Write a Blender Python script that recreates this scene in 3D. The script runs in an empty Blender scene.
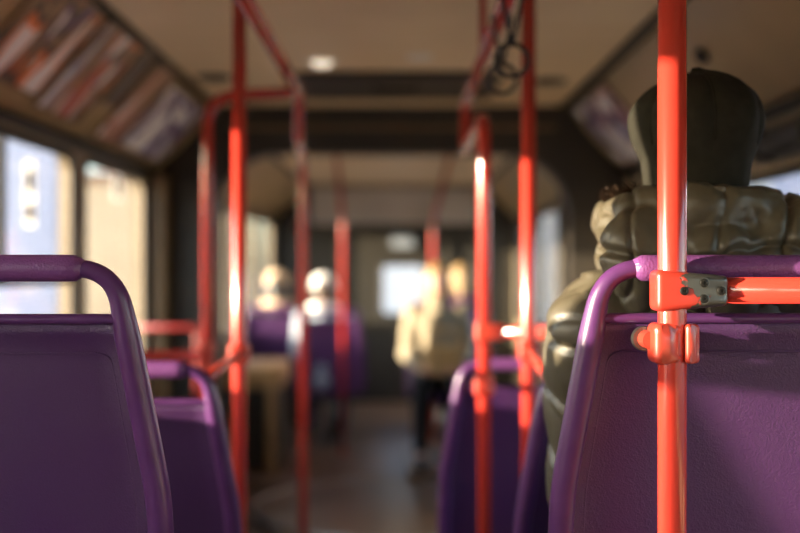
import bpy, bmesh, math, random
import numpy as np
from mathutils import Vector, Matrix, noise

random.seed(7)
SC = bpy.context.scene
COL = SC.collection
PI = math.pi
H = 1.40                       # camera height above the low floor

# ------------------------------------------------------------------ camera
cd = bpy.data.cameras.new('camera')
cam = bpy.data.objects.new('camera', cd); COL.objects.link(cam)
cam.location = (0, 0, H); cam.rotation_euler = (PI/2, 0, 0)
cd.lens = 50; cd.sensor_width = 36; cd.clip_start = 0.02; cd.clip_end = 500
cd.dof.use_dof = True; cd.dof.focus_distance = 1.36; cd.dof.aperture_fstop = 2.0
SC.camera = cam

# ------------------------------------------------------------------ sky, sun, exposure
SUN_AZ = math.radians(75)      # direction the light travels, measured from +Y towards +X
SUN_EL = math.radians(6.0)
w = bpy.data.worlds.new('sky'); SC.world = w; w.use_nodes = True
nt = w.node_tree; nt.nodes.clear()
o_ = nt.nodes.new('ShaderNodeOutputWorld'); b_ = nt.nodes.new('ShaderNodeBackground'); s_ = nt.nodes.new('ShaderNodeTexSky')
s_.sky_type = 'NISHITA'; s_.sun_disc = False; s_.sun_elevation = math.radians(24); s_.sun_rotation = SUN_AZ + PI
s_.air_density = 1.0; s_.dust_density = 1.5; s_.ozone_density = 1.0
b_.inputs['Strength'].default_value = 0.62
nt.links.new(s_.outputs[0], b_.inputs[0]); nt.links.new(b_.outputs[0], o_.inputs[0])
sl = bpy.data.lights.new('sun', 'SUN'); sun = bpy.data.objects.new('sun', sl); COL.objects.link(sun)
sl.energy = 22.0; sl.angle = math.radians(0.6); sl.color = (1.0, 0.80, 0.58)
d_ = Vector((math.sin(SUN_AZ)*math.cos(SUN_EL), math.cos(SUN_AZ)*math.cos(SUN_EL), -math.sin(SUN_EL)))
sun.rotation_euler = d_.to_track_quat('-Z', 'Y').to_euler(); sun.location = (-8, -8, 6)
vs = SC.view_settings
vs.view_transform = 'Standard'; vs.look = 'None'; vs.gamma = 1; vs.exposure = 0.55; vs.use_curve_mapping = False
SC.display_settings.display_device = 'sRGB'

# ------------------------------------------------------------------ materials
MATS = {}
def srgb(r, g, b):
    f = lambda c: c/12.92 if c <= 0.04045 else ((c+0.055)/1.055)**2.4
    return (f(r/255), f(g/255), f(b/255), 1)
def pmat(name, col, rough=0.5, metal=0.0, bump=None, var=None, coat=0.0, spec=0.5, sheen=0.0):
    """col linear rgba; bump=(scale, strength, distance); var=(scale, second colour, amount)"""
    m = bpy.data.materials.new(name); m.use_nodes = True
    n = m.node_tree.nodes; l = m.node_tree.links; p = n['Principled BSDF']
    p.inputs['Base Color'].default_value = col; p.inputs['Roughness'].default_value = rough
    p.inputs['Metallic'].default_value = metal; p.inputs['Coat Weight'].default_value = coat
    p.inputs['Coat Roughness'].default_value = 0.08; p.inputs['Specular IOR Level'].default_value = spec
    p.inputs['Sheen Weight'].default_value = sheen
    tc = n.new('ShaderNodeTexCoord')
    if var:
        t = n.new('ShaderNodeTexNoise'); t.inputs['Scale'].default_value = var[0]; t.inputs['Detail'].default_value = 6
        l.new(tc.outputs['Object'], t.inputs['Vector'])
        rmp = n.new('ShaderNodeValToRGB'); rmp.color_ramp.elements[0].position = 0.35; rmp.color_ramp.elements[1].position = 0.68
        rmp.color_ramp.elements[0].color = col
        k = var[2]; rmp.color_ramp.elements[1].color = tuple(col[i]*(1-k)+var[1][i]*k for i in range(3)) + (1,)
        l.new(t.outputs['Fac'], rmp.inputs[0]); l.new(rmp.outputs[0], p.inputs['Base Color'])
    if bump:
        t = n.new('ShaderNodeTexNoise'); t.inputs['Scale'].default_value = bump[0]; t.inputs['Detail'].default_value = 4
        l.new(tc.outputs['Object'], t.inputs['Vector'])
        b = n.new('ShaderNodeBump'); b.inputs['Strength'].default_value = bump[1]; b.inputs['Distance'].default_value = bump[2]
        l.new(t.outputs['Fac'], b.inputs['Height']); l.new(b.outputs[0], p.inputs['Normal'])
    MATS[name] = m
    return m
def leather_mat(name, col, scale, rough):
    m = pmat(name, col, rough)
    n = m.node_tree.nodes; l = m.node_tree.links; p = n['Principled BSDF']
    tc = [x for x in n if x.type == 'TEX_COORD'][0]
    v = n.new('ShaderNodeTexVoronoi'); v.feature = 'SMOOTH_F1'; v.inputs['Scale'].default_value = scale
    l.new(tc.outputs['Object'], v.inputs['Vector'])
    t = n.new('ShaderNodeTexNoise'); t.inputs['Scale'].default_value = scale*0.35; t.inputs['Detail'].default_value = 3
    l.new(tc.outputs['Object'], t.inputs['Vector'])
    a = n.new('ShaderNodeMath'); a.operation = 'ADD'; l.new(v.outputs['Distance'], a.inputs[0]); l.new(t.outputs['Fac'], a.inputs[1])
    b = n.new('ShaderNodeBump'); b.inputs['Strength'].default_value = 0.45; b.inputs['Distance'].default_value = 0.0014
    l.new(a.outputs[0], b.inputs['Height']); l.new(b.outputs[0], p.inputs['Normal'])
    # faint scuffs
    t2 = n.new('ShaderNodeTexNoise'); t2.inputs['Scale'].default_value = 9; t2.inputs['Detail'].default_value = 5
    l.new(tc.outputs['Object'], t2.inputs['Vector'])
    mr = n.new('ShaderNodeMapRange'); mr.inputs[1].default_value = 0.35; mr.inputs[2].default_value = 0.7
    mr.inputs[3].default_value = rough-0.06; mr.inputs[4].default_value = rough+0.1
    l.new(t2.outputs['Fac'], mr.inputs[0]); l.new(mr.outputs[0], p.inputs['Roughness'])
    return m
def glass_mat(name, tint, gl=0.06, dirt=0.0):
    m = bpy.data.materials.new(name); m.use_nodes = True
    n = m.node_tree.nodes; l = m.node_tree.links; n.clear()
    o = n.new('ShaderNodeOutputMaterial'); tr = n.new('ShaderNodeBsdfTransparent'); g = n.new('ShaderNodeBsdfGlossy')
    tr.inputs[0].default_value = tint; g.inputs['Roughness'].default_value = 0.02
    lw = n.new('ShaderNodeLayerWeight'); lw.inputs[0].default_value = 0.5
    pw = n.new('ShaderNodeMath'); pw.operation = 'POWER'; pw.inputs[1].default_value = 5.0; l.new(lw.outputs['Facing'], pw.inputs[0])
    fr = n.new('ShaderNodeMath'); fr.operation = 'MULTIPLY_ADD'; fr.inputs[1].default_value = 0.9; fr.inputs[2].default_value = 0.03; l.new(pw.outputs[0], fr.inputs[0])
    mx = n.new('ShaderNodeMixShader'); l.new(fr.outputs[0], mx.inputs[0]); l.new(tr.outputs[0], mx.inputs[1]); l.new(g.outputs[0], mx.inputs[2])
    if dirt:
        df = n.new('ShaderNodeBsdfDiffuse'); df.inputs[0].default_value = (0.8, 0.78, 0.75, 1)
        m2 = n.new('ShaderNodeMixShader'); m2.inputs[0].default_value = dirt
        l.new(mx.outputs[0], m2.inputs[1]); l.new(df.outputs[0], m2.inputs[2]); l.new(m2.outputs[0], o.inputs[0])
    else:
        l.new(mx.outputs[0], o.inputs[0])
    MATS[name] = m
    return m
def worn_mat(name):
    """red paint chipped off to bare grey metal"""
    m = pmat(name, (0.44, 0.036, 0.022, 1), 0.28)
    n = m.node_tree.nodes; l = m.node_tree.links; p = n['Principled BSDF']
    tc = [x for x in n if x.type == 'TEX_COORD'][0]
    t = n.new('ShaderNodeTexNoise'); t.inputs['Scale'].default_value = 48; t.inputs['Detail'].default_value = 5; t.inputs['Roughness'].default_value = 0.55
    l.new(tc.outputs['Object'], t.inputs['Vector'])
    sx = n.new('ShaderNodeSeparateXYZ'); l.new(tc.outputs['Object'], sx.inputs[0])
    mr = n.new('ShaderNodeMapRange'); mr.inputs[1].default_value = -0.012; mr.inputs[2].default_value = 0.026
    mr.inputs[3].default_value = -0.26; mr.inputs[4].default_value = 0.08
    l.new(sx.outputs['X'], mr.inputs[0])
    a = n.new('ShaderNodeMath'); a.operation = 'ADD'; l.new(t.outputs['Fac'], a.inputs[0]); l.new(mr.outputs[0], a.inputs[1])
    r = n.new('ShaderNodeValToRGB'); r.color_ramp.elements[0].position = 0.50; r.color_ramp.elements[1].position = 0.515
    l.new(a.outputs[0], r.inputs[0])
    mx = n.new('ShaderNodeMixRGB'); mx.inputs[1].default_value = (0.44, 0.036, 0.022, 1); mx.inputs[2].default_value = (0.10, 0.098, 0.088, 1)
    l.new(r.outputs[0], mx.inputs[0]); l.new(mx.outputs[0], p.inputs['Base Color'])
    ml = n.new('ShaderNodeMath'); ml.operation = 'MULTIPLY'; ml.inputs[1].default_value = 0.6
    l.new(r.outputs[0], ml.inputs[0]); l.new(ml.outputs[0], p.inputs['Metallic'])
    b = n.new('ShaderNodeBump'); b.invert = True; b.inputs['Strength'].default_value = 0.7; b.inputs['Distance'].default_value = 0.0008
    l.new(r.outputs[0], b.inputs['Height']); l.new(b.outputs[0], p.inputs['Normal'])
    return m
def reflection_print_mat(name, cols, sc, seed):
    """cove advert: reflections painted as colour patches stretched across the sheet"""
    m = pmat(name, cols[0], 0.35)
    n = m.node_tree.nodes; l = m.node_tree.links; p = n['Principled BSDF']
    tc = [x for x in n if x.type == 'TEX_COORD'][0]
    mp = n.new('ShaderNodeMapping'); mp.inputs['Scale'].default_value = sc; mp.inputs['Location'].default_value = (seed*1.7, seed*3.1, seed)
    l.new(tc.outputs['Object'], mp.inputs[0])
    t = n.new('ShaderNodeTexNoise'); t.inputs['Scale'].default_value = 1.0; t.inputs['Detail'].default_value = 1.5; t.inputs['Distortion'].default_value = 0.6
    l.new(mp.outputs[0], t.inputs['Vector'])
    r = n.new('ShaderNodeValToRGB'); r.color_ramp.interpolation = 'CONSTANT'
    k = len(cols)
    pos = [0.37 + 0.25*i/(k-1) for i in range(k)]
    while len(r.color_ramp.elements) < k: r.color_ramp.elements.new(0.5)
    for i in range(k): r.color_ramp.elements[i].position = pos[i]; r.color_ramp.elements[i].color = cols[i]
    l.new(t.outputs['Fac'], r.inputs[0]); l.new(r.outputs[0], p.inputs['Base Color'])
    return m

PURPLE = (0.056, 0.018, 0.078, 1)
leather_mat('purple_plastic', PURPLE, 520, 0.40)
pmat('purple_smooth', (0.076, 0.022, 0.100, 1), 0.30, bump=(260, 0.12, 0.0008), var=(30, (0.11, 0.036, 0.14, 1), 0.5))
leather_mat('purple_grip', (0.15, 0.046, 0.17, 1), 420, 0.36)
pmat('purple_fabric', (0.17, 0.08, 0.36, 1), 0.8, bump=(300, 0.3, 0.001), var=(60, (0.24, 0.12, 0.45, 1), 0.6))
pmat('red_paint', (0.44, 0.034, 0.022, 1), 0.20, coat=0.5, bump=(90, 0.03, 0.0005))
pmat('red_shaded', (0.20, 0.016, 0.014, 1), 0.35, bump=(60, 0.05, 0.0006))  # darker copy of the red paint, shade put into the colour
pmat('red_clamp', (0.48, 0.048, 0.028, 1), 0.30, coat=0.3, bump=(60, 0.05, 0.0006))
worn_mat('worn_clamp')
pmat('grey_metal', (0.16, 0.155, 0.14, 1), 0.35, metal=0.9, bump=(200, 0.1, 0.0005))
pmat('dark_screw', (0.035, 0.033, 0.03, 1), 0.4, metal=0.8, bump=(300, 0.1, 0.0003))
pmat('steel', (0.42, 0.41, 0.39, 1), 0.3, metal=1.0, bump=(150, 0.05, 0.0005))
pmat('olive_panel', srgb(172, 148, 108), 0.36, bump=(40, 0.04, 0.001), var=(3, srgb(155, 132, 94), 0.6))
pmat('ceiling_panel', srgb(232, 206, 168), 0.45, bump=(60, 0.06, 0.001), var=(2.5, srgb(215, 186, 148), 0.6))
pmat('wall_panel', srgb(150, 135, 110), 0.5, bump=(60, 0.06, 0.001), var=(4, srgb(125, 108, 84), 0.6))
pmat('back_panel', srgb(46, 42, 34), 0.5, bump=(60, 0.06, 0.001), var=(4, srgb(36, 33, 27), 0.6))
pmat('grey_panel', srgb(190, 182, 172), 0.5, bump=(60, 0.06, 0.001), var=(4, srgb(165, 155, 146), 0.6))
pmat('black_rubber', srgb(30, 28, 24), 0.6, bump=(120, 0.15, 0.001), var=(15, srgb(42, 38, 32), 0.6))
pmat('bellows', srgb(44, 40, 34), 0.75, bump=(80, 0.2, 0.002), var=(10, srgb(60, 54, 46), 0.6))
pmat('portal', srgb(40, 35, 28), 0.55, bump=(80, 0.1, 0.001), var=(8, srgb(55, 47, 36), 0.6))
pmat('brown_strip', srgb(120, 96, 66), 0.5, bump=(80, 0.1, 0.001), var=(8, srgb(98, 76, 50), 0.6))
pmat('floor_vinyl', srgb(104, 82, 64), 0.35, bump=(140, 0.1, 0.001), var=(180, srgb(140, 114, 92), 0.8))
pmat('step_edge', srgb(190, 150, 40), 0.5, bump=(120, 0.1, 0.001))
pmat('tan_plastic', srgb(186, 146, 98), 0.45, bump=(80, 0.05, 0.001), var=(5, srgb(165, 125, 82), 0.6))
pmat('black_plastic', srgb(22, 21, 20), 0.45, bump=(150, 0.1, 0.0006))
pmat('white_plastic', srgb(235, 232, 225), 0.4, bump=(150, 0.05, 0.0006))
glass_mat('window_glass', (0.90, 0.92, 0.92, 1), dirt=0.012)
pmat('glint_lens', (0.9, 0.86, 0.78, 1), 0.4, bump=(80, 0.05, 0.0005))
MATS['glint_lens'].node_tree.nodes['Principled BSDF'].inputs['Emission Color'].default_value = (1, 0.85, 0.65, 1)
MATS['glint_lens'].node_tree.nodes['Principled BSDF'].inputs['Emission Strength'].default_value = 0.7  # emission puts a bright glint on the dome into the material
pmat('coat_olive', (0.075, 0.063, 0.040, 1), 0.44, bump=(26, 0.30, 0.005), var=(14, (0.055, 0.047, 0.03, 1), 0.7))
pmat('hat_wool', (0.017, 0.0158, 0.0115, 1), 0.9, bump=(420, 0.5, 0.0012), var=(60, (0.026, 0.024, 0.018, 1), 0.7), spec=0.1)
pmat('hair_brown', (0.045, 0.024, 0.012, 1), 0.5, bump=(120, 0.4, 0.002))
pmat('hair_blond', (0.30, 0.19, 0.08, 1), 0.5, bump=(120, 0.4, 0.002))
pmat('hair_black', (0.012, 0.011, 0.011, 1), 0.5, bump=(120, 0.4, 0.002))
pmat('skin', (0.58, 0.33, 0.23, 1), 0.5, bump=(90, 0.1, 0.001), var=(18, (0.62, 0.30, 0.21, 1), 0.5))
pmat('eye_white', (0.8, 0.8, 0.78, 1), 0.2, bump=(30, 0.02, 0.0005))
for nm, c in (('cloth_cream', srgb(150, 138, 116)), ('cloth_white', srgb(240, 238, 234)), ('cloth_black', srgb(26, 25, 28)), ('cloth_denim', srgb(38, 44, 62)),
              ('cloth_brown', srgb(60, 42, 30)), ('cloth_beige', srgb(214, 184, 150)), ('cloth_greyblue', srgb(150, 160, 172)), ('leather_black', srgb(24, 22, 20)),
              ('bag_canvas', srgb(214, 176, 126))):
    pmat(nm, c, 0.85, bump=(140, 0.35, 0.002), var=(25, tuple(x*0.8 for x in c[:3])+(1,), 0.7))
V_PUR = srgb(104, 70, 128); V_WHT = srgb(250, 248, 250); V_PNK = srgb(206, 150, 140); V_ORG = srgb(238, 128, 52); V_TAN = srgb(150, 120, 88); V_BLU = srgb(158, 166, 206); V_RED = srgb(190, 64, 44); V_DRK = srgb(66, 50, 48)  # colours for the reflections painted on the cove adverts
pmat('advert_frame', srgb(120, 102, 74), 0.4, bump=(100, 0.05, 0.0005))
pmat('facade_beige', srgb(178, 166, 146), 0.85, bump=(6, 0.2, 0.02), var=(1.2, srgb(166, 152, 132), 0.6))
pmat('facade_blue', srgb(134, 143, 168), 0.85, bump=(6, 0.2, 0.02), var=(1.2, srgb(124, 134, 160), 0.6))
pmat('facade_white', srgb(236, 230, 222), 0.85, bump=(6, 0.2, 0.02), var=(1.2, srgb(222, 214, 202), 0.6))
pmat('facade_window', srgb(86, 98, 116), 0.15, bump=(3, 0.05, 0.01))
pmat('roof_tile', srgb(130, 92, 76), 0.8, bump=(10, 0.3, 0.02))
pmat('asphalt', srgb(120, 116, 112), 0.9, bump=(60, 0.3, 0.01), var=(0.6, srgb(140, 134, 128), 0.7))

def paper_mat(name, col):
    m = bpy.data.materials.new(name); m.use_nodes = True
    n = m.node_tree.nodes; l = m.node_tree.links; n.clear()
    o = n.new('ShaderNodeOutputMaterial'); d = n.new('ShaderNodeBsdfDiffuse'); t = n.new('ShaderNodeBsdfTranslucent'); x = n.new('ShaderNodeMixShader')
    nz = n.new('ShaderNodeTexNoise'); nz.inputs['Scale'].default_value = 40
    mx = n.new('ShaderNodeMixRGB'); mx.inputs[1].default_value = col; mx.inputs[2].default_value = tuple(c*0.85 for c in col[:3])+(1,)
    l.new(nz.outputs['Fac'], mx.inputs[0]); l.new(mx.outputs[0], d.inputs[0]); l.new(mx.outputs[0], t.inputs[0])
    x.inputs[0].default_value = 0.6; l.new(d.outputs[0], x.inputs[1]); l.new(t.outputs[0], x.inputs[2]); l.new(x.outputs[0], o.inputs[0])
    MATS[name] = m
paper_mat('sticker_white', (0.75, 0.74, 0.72, 1)); paper_mat('sticker_tan', (0.70, 0.55, 0.45, 1)); paper_mat('sticker_grey', (0.66, 0.67, 0.72, 1))
# ------------------------------------------------------------------ helpers
def tag(o, label, cat, group=None):
    o['label'] = label; o['category'] = cat
    if group: o['group'] = group
    return o
def struct(o): o['kind'] = 'structure'; return o
def link(name, me, mat, parent=None, loc=None, smooth=False):
    o = bpy.data.objects.new(name, me); COL.objects.link(o)
    if mat and not me.materials: me.materials.append(MATS[mat])
    if parent: o.parent = parent
    if loc is not None: o.location = loc
    if smooth: me.polygons.foreach_set('use_smooth', [True]*len(me.polygons))
    return o
def mesh(name, v, f):
    me = bpy.data.meshes.new(name); me.from_pydata([tuple(p) for p in v], [], f); me.update(); return me
def empty(name, loc=(0, 0, 0), rz=0):
    o = bpy.data.objects.new(name, None); COL.objects.link(o); o.location = loc; o.rotation_euler = (0, 0, rz); o.empty_display_size = 0.1
    return o
def bm_mesh(name, bm):
    bmesh.ops.recalc_face_normals(bm, faces=bm.faces[:])
    me = bpy.data.meshes.new(name); bm.to_mesh(me); bm.free(); return me
def box_bm(bm, x0, x1, y0, y1, z0, z1, bev=0.0, seg=2, mat=None):
    r = bmesh.ops.create_cube(bm, size=1.0); vs_ = r['verts']
    for v in vs_:
        v.co = Vector(((x0+x1)/2 + v.co.x*(x1-x0), (y0+y1)/2 + v.co.y*(y1-y0), (z0+z1)/2 + v.co.z*(z1-z0)))
    if bev > 0:
        es = list({e for v in vs_ for e in v.link_edges})
        bmesh.ops.bevel(bm, geom=es, offset=bev, segments=seg, profile=0.5, affect='EDGES', clamp_overlap=True)
def box(name, x0, x1, y0, y1, z0, z1, mat, parent=None, bev=0.004, seg=2, smooth=False):
    bm = bmesh.new(); box_bm(bm, x0, x1, y0, y1, z0, z1, bev, seg)
    return link(name, bm_mesh(name, bm), mat, parent, smooth=smooth)
def fillet(pts, radii, n=8):
    """polyline with rounded corners -> list of points"""
    pts = [Vector(p) for p in pts]; out = [pts[0]]
    for i in range(1, len(pts)-1):
        r = radii if not hasattr(radii, '__len__') else radii[i-1]
        a, b, c = pts[i-1], pts[i], pts[i+1]
        d1 = (a-b).normalized(); d2 = (c-b).normalized()
        ang = d1.angle(d2)
        t = min(r/math.tan(ang/2), (a-b).length*0.49, (c-b).length*0.49) if ang < PI-1e-3 else 0
        if t == 0: out.append(b); continue
        p, q = b+d1*t, b+d2*t
        for k in range(n+1):
            u = k/n; out.append((p*(1-u)+b*u)*(1-u) + (b*(1-u)+q*u)*u)
    out.append(pts[-1]); return out
def resample(pts, step):
    out = [pts[0]]
    for a, b in zip(pts[:-1], pts[1:]):
        L = (b-a).length
        if L < 1e-6: continue
        k = max(1, int(round(L/step)))
        for i in range(1, k+1): out.append(a.lerp(b, i/k))
    return out
def tube_geo(pts, rad, seg=20, closed=False, up=None, flat=1.0, capround=False):
    """rad: number or list; flat: scale of the second section axis"""
    pts = [Vector(p) for p in pts]; n = len(pts)
    rs = rad if hasattr(rad, '__len__') else [rad]*n
    tang = []
    for i in range(n):
        if closed: t = pts[(i+1) % n]-pts[i-1]
        else: t = pts[min(i+1, n-1)]-pts[max(i-1, 0)]
        tang.append(t.normalized())
    ref = Vector(up) if up else (Vector((0, 0, 1)) if abs(tang[0].z) < 0.9 else Vector((0, 1, 0)))
    V = []; F = []; nrm = None
    for i in range(n):
        t = tang[i]
        if nrm is None: nrm = (ref - t*ref.dot(t)).normalized()
        elif up: nrm = (ref - t*ref.dot(t)).normalized()
        else: nrm = (nrm - t*nrm.dot(t)).normalized()
        bn = t.cross(nrm)
        for k in range(seg):
            a = 2*PI*k/seg
            V.append(pts[i] + nrm*math.cos(a)*rs[i]*flat + bn*math.sin(a)*rs[i])
    m = n if closed else n-1
    for i in range(m):
        j = (i+1) % n
        for k in range(seg):
            k2 = (k+1) % seg
            F.append((i*seg+k, i*seg+k2, j*seg+k2, j*seg+k))
    if not closed:
        F.append(tuple(range(seg))[::-1]); F.append(tuple((n-1)*seg+k for k in range(seg)))
    return V, F
def tube(name, pts, rad, mat, parent=None, seg=20, closed=False, up=None, flat=1.0):
    v, f = tube_geo(pts, rad, seg, closed, up, flat)
    bm = bmesh.new(); vv = [bm.verts.new(p) for p in v]
    for q in f: bm.faces.new([vv[i] for i in q])
    return link(name, bm_mesh(name, bm), mat, parent, smooth=True)
def lathe_geo(prof, seg=32, axis='Z', center=(0, 0, 0)):
    V = []; F = []
    for r, z in prof:
        for k in range(seg):
            a = 2*PI*k/seg
            p = (r*math.cos(a), r*math.sin(a), z)
            if axis == 'X': p = (z, r*math.cos(a), r*math.sin(a))
            if axis == 'Y': p = (r*math.cos(a), z, r*math.sin(a))
            V.append(Vector(p)+Vector(center))
    n = len(prof)
    for i in range(n-1):
        for k in range(seg):
            k2 = (k+1) % seg; F.append((i*seg+k, i*seg+k2, (i+1)*seg+k2, (i+1)*seg+k))
    F.append(tuple(range(seg))[::-1]); F.append(tuple((n-1)*seg+k for k in range(seg)))
    return V, F
def lathe(name, prof, mat, parent=None, seg=32, axis='Z', center=(0, 0, 0)):
    v, f = lathe_geo(prof, seg, axis, center)
    bm = bmesh.new(); vv = [bm.verts.new(p) for p in v]
    for q in f: bm.faces.new([vv[i] for i in q])
    o = link(name, bm_mesh(name, bm), mat, parent, smooth=True)
    o.data.set_sharp_from_angle(angle=math.radians(40))
    return o
def copy_tree(o, parent=None):
    c = o.copy(); COL.objects.link(c); c.parent = parent
    for ch in list(o.children): copy_tree(ch, c)
    return c
def rrect(x0, x1, y0, y1, r, n=6):
    """rounded rectangle, counter clockwise, 4*(n+1) points"""
    P = []
    for cx, cy, a0 in ((x1-r, y1-r, 0), (x0+r, y1-r, PI/2), (x0+r, y0+r, PI), (x1-r, y0+r, 1.5*PI)):
        for k in range(n+1):
            a = a0+PI/2*k/n; P.append((cx+r*math.cos(a), cy+r*math.sin(a)))
    return P
def rrect_outer(x0, x1, y0, y1, hole, n=6):
    """points on the outer rectangle matching rrect(hole)"""
    P = []
    hx = [p[0] for p in hole]; hy = [p[1] for p in hole]
    corners = ((x1, y1), (x0, y1), (x0, y0), (x1, y0))
    for c in range(4):
        X, Y = corners[c]
        a = hole[c*(n+1)]; b = hole[c*(n+1)+n]
        for k in range(n+1):
            u = k/n
            if c in (0, 2): s = (X, a[1]); e = (b[0], Y)
            else: s = (a[0], Y); e = (X, b[1])
            if u <= 0.5: t = u*2; P.append((s[0]*(1-t)+X*t, s[1]*(1-t)+Y*t))
            else: t = u*2-1; P.append((X*(1-t)+e[0]*t, Y*(1-t)+e[1]*t))
    return P

# ------------------------------------------------------------------ the bus body
XL, XR = -1.30, 1.20            # inside faces of the side walls
CXL, CXR = -0.97, 0.88          # edges of the flat ceiling
ZC = 2.25                       # ceiling
YB = -4.2                       # rear end behind the camera
YP0, YP1 = 5.85, 7.05           # articulation
YE = 11.5                       # far end wall
WT_L, WT_R, WB = 1.845, 1.70, 0.86

def wall_side(name, xin, sign, spans, ztop_w, zt, y0, y1, sills={}):
    """side wall with rounded window holes; sign=-1 left, +1 right (outwards)"""
    V = []; F = []; th = 0.06
    cuts = [y0] + [ (spans[i][1]+spans[i+1][0])/2 for i in range(len(spans)-1)] + [y1]
    for i, (a, b) in enumerate(spans):
        hole = rrect(a, b, sills.get(i, WB), ztop_w, 0.075)
        outer = rrect_outer(cuts[i], cuts[i+1], 0.0, zt, hole)
        n = len(hole)
        for X in (xin, xin+sign*th):
            base = len(V)
            V += [(X, p[0], p[1]) for p in outer] + [(X, p[0], p[1]) for p in hole]
            for k in range(n):
                k2 = (k+1) % n; F.append((base+k, base+k2, base+n+k2, base+n+k))
        b0 = len(V)-4*n; 
        for k in range(n):
            k2 = (k+1) % n
            F.append((b0+n+k, b0+n+k2, b0+3*n+k2, b0+3*n+k))
            F.append((b0+k, b0+k2, b0+2*n+k2, b0+2*n+k))
    bm = bmesh.new(); vv = [bm.verts.new(p) for p in V]
    for q in F:
        try: bm.faces.new([vv[i] for i in q])
        except ValueError: pass
    bmesh.ops.remove_doubles(bm, verts=bm.verts[:], dist=1e-5)
    return struct(link(name, bm_mesh(name, bm), 'wall_panel'))
WIN_N = [0]
def window(xin, sign, a, b, ztop, mullion=None, transom=None, WB=WB, th=0.014, lower=()):
    WIN_N[0] += 1
    root = struct(empty('window_%d' % WIN_N[0], (xin+sign*0.03, (a+b)/2, WB)))
    cy = (a+b)/2
    ring = rrect(a+0.004, b-0.004, WB+0.004, ztop-0.004, 0.075, 8)
    pts = [Vector((-sign*0.028, p[0]-cy, p[1]-WB)) for p in ring]
    tube('window_frame', pts, 0.018, 'black_rubber', root, 10, True, up=(1, 0, 0), flat=0.7)
    ring2 = rrect(a+0.006, b-0.006, WB+0.006, ztop-0.006, 0.075, 8)
    n = len(ring2); V = [(-0.003, p[0]-cy, p[1]-WB) for p in ring2] + [(0.003, p[0]-cy, p[1]-WB) for p in ring2]
    F = [tuple(range(n)), tuple(range(2*n-1, n-1, -1))] + [(k, (k+1) % n, n+(k+1) % n, n+k) for k in range(n)]
    bm = bmesh.new(); vv = [bm.verts.new(p) for p in V]
    for q in F: bm.faces.new([vv[i] for i in q])
    link('pane', bm_mesh('pane', bm), 'window_glass', root)
    zt = ztop-WB
    if transom: box('transom', -0.016, 0.016, a-cy+0.01, b-cy-0.01, transom-WB-th, transom-WB+th, 'black_rubber', root)
    if mullion: box('mullion', -0.014, 0.014, mullion-cy-0.018, mullion-cy+0.018, (transom-WB if transom else 0.012), zt-0.012, 'black_rubber', root)
    for (m0, m1) in lower: box('mullion', -0.014, 0.014, m0-cy, m1-cy, 0.012, transom-WB, 'black_rubber', root)  # unseen bars added to shape the sun on pole and right seat
    return root
LSPANS = [(-4.0, -2.9), (-2.75, -1.65), (-1.5, -0.42), (-0.27, 1.02), (1.14, 1.62), (1.74, 2.90), (3.20, 4.42), (4.57, 5.66)]  # out-of-view spans and pillars laid out to shape the sun patches
LSILL = {4: 1.40, 5: 1.18}  # unseen sills raised to keep sun off the left seat backs
RSPANS = [(-4.0, -2.75), (-2.6, -1.3), (-1.15, 0.05), (0.2, 1.45), (1.6, 2.85), (3.0, 4.42), (4.57, 5.5)]
FSPANS = [(7.18, 8.34), (8.46, 9.95), (10.07, 11.3)]
wall_side('wall_left', XL, -1, LSPANS, WT_L, WT_L+0.06, YB, YP0, LSILL)
wall_side('wall_right', XR, 1, RSPANS, WT_R, WT_L+0.06, YB, YP0)
wall_side('wall_left_far', XL, -1, FSPANS, WT_L, WT_L+0.06, YP1, YE)
wall_side('wall_right_far', XR, 1, FSPANS, WT_L, WT_L+0.06, YP1, YE)
for i, (a, b) in enumerate(LSPANS): window(XL, -1, a, b, WT_L, mullion=(3.70 if i == 6 else None), transom={6: 1.345, 3: 1.455}.get(i), WB=LSILL.get(i, WB), th=(0.02 if i == 3 else 0.014), lower=(((0.962, 1.0), (0.78, 0.885)) if i == 3 else ()))
for i, (a, b) in enumerate(RSPANS): window(XR, 1, a, b, WT_R)
for a, b in FSPANS: window(XL, -1, a, b, WT_L)
for a, b in FSPANS: window(XR, 1, a, b, WT_L)

# cove panels between wall and ceiling
TN = [0]
def cove(xw, xc, y0, y1, sign):
    TN[0] += 1
    P = []
    z0, z1 = WT_L+0.055, ZC
    for k in range(9):
        u = k/8; bulge = 0.022*math.sin(PI*u)
        P.append((xw+(xc-xw)*u - sign*bulge*0.7, z0+(z1-z0)*u - bulge*0.7))
    V = []; F = []; n = len(P)
    for y in (y0, y1):
        V += [(p[0], y, p[1]) for p in P] + [(p[0]+sign*0.03, y, p[1]+0.03) for p in P]
    m = 2*n
    for k in range(n-1):
        F.append((k, k+1, m+k+1, m+k)); F.append((n+k, n+k+1, m+n+k+1, m+n+k))
    F.append((0, n, m+n, m)); F.append((n-1, 2*n-1, m+2*n-1, m+n-1))
    bm = bmesh.new(); vv = [bm.verts.new(p) for p in V]
    for q in F: bm.faces.new([vv[i] for i in q])
    o = struct(link('trim_%d' % TN[0], bm_mesh('cove', bm), 'olive_panel', smooth=True))
    return o
cove(XL, CXL, YB, YP0, -1); cove(XR, CXR, YB, YP0, 1); cove(XL, CXL, YP1, YE, -1); cove(XR, CXR, YP1, YE, 1)
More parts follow.
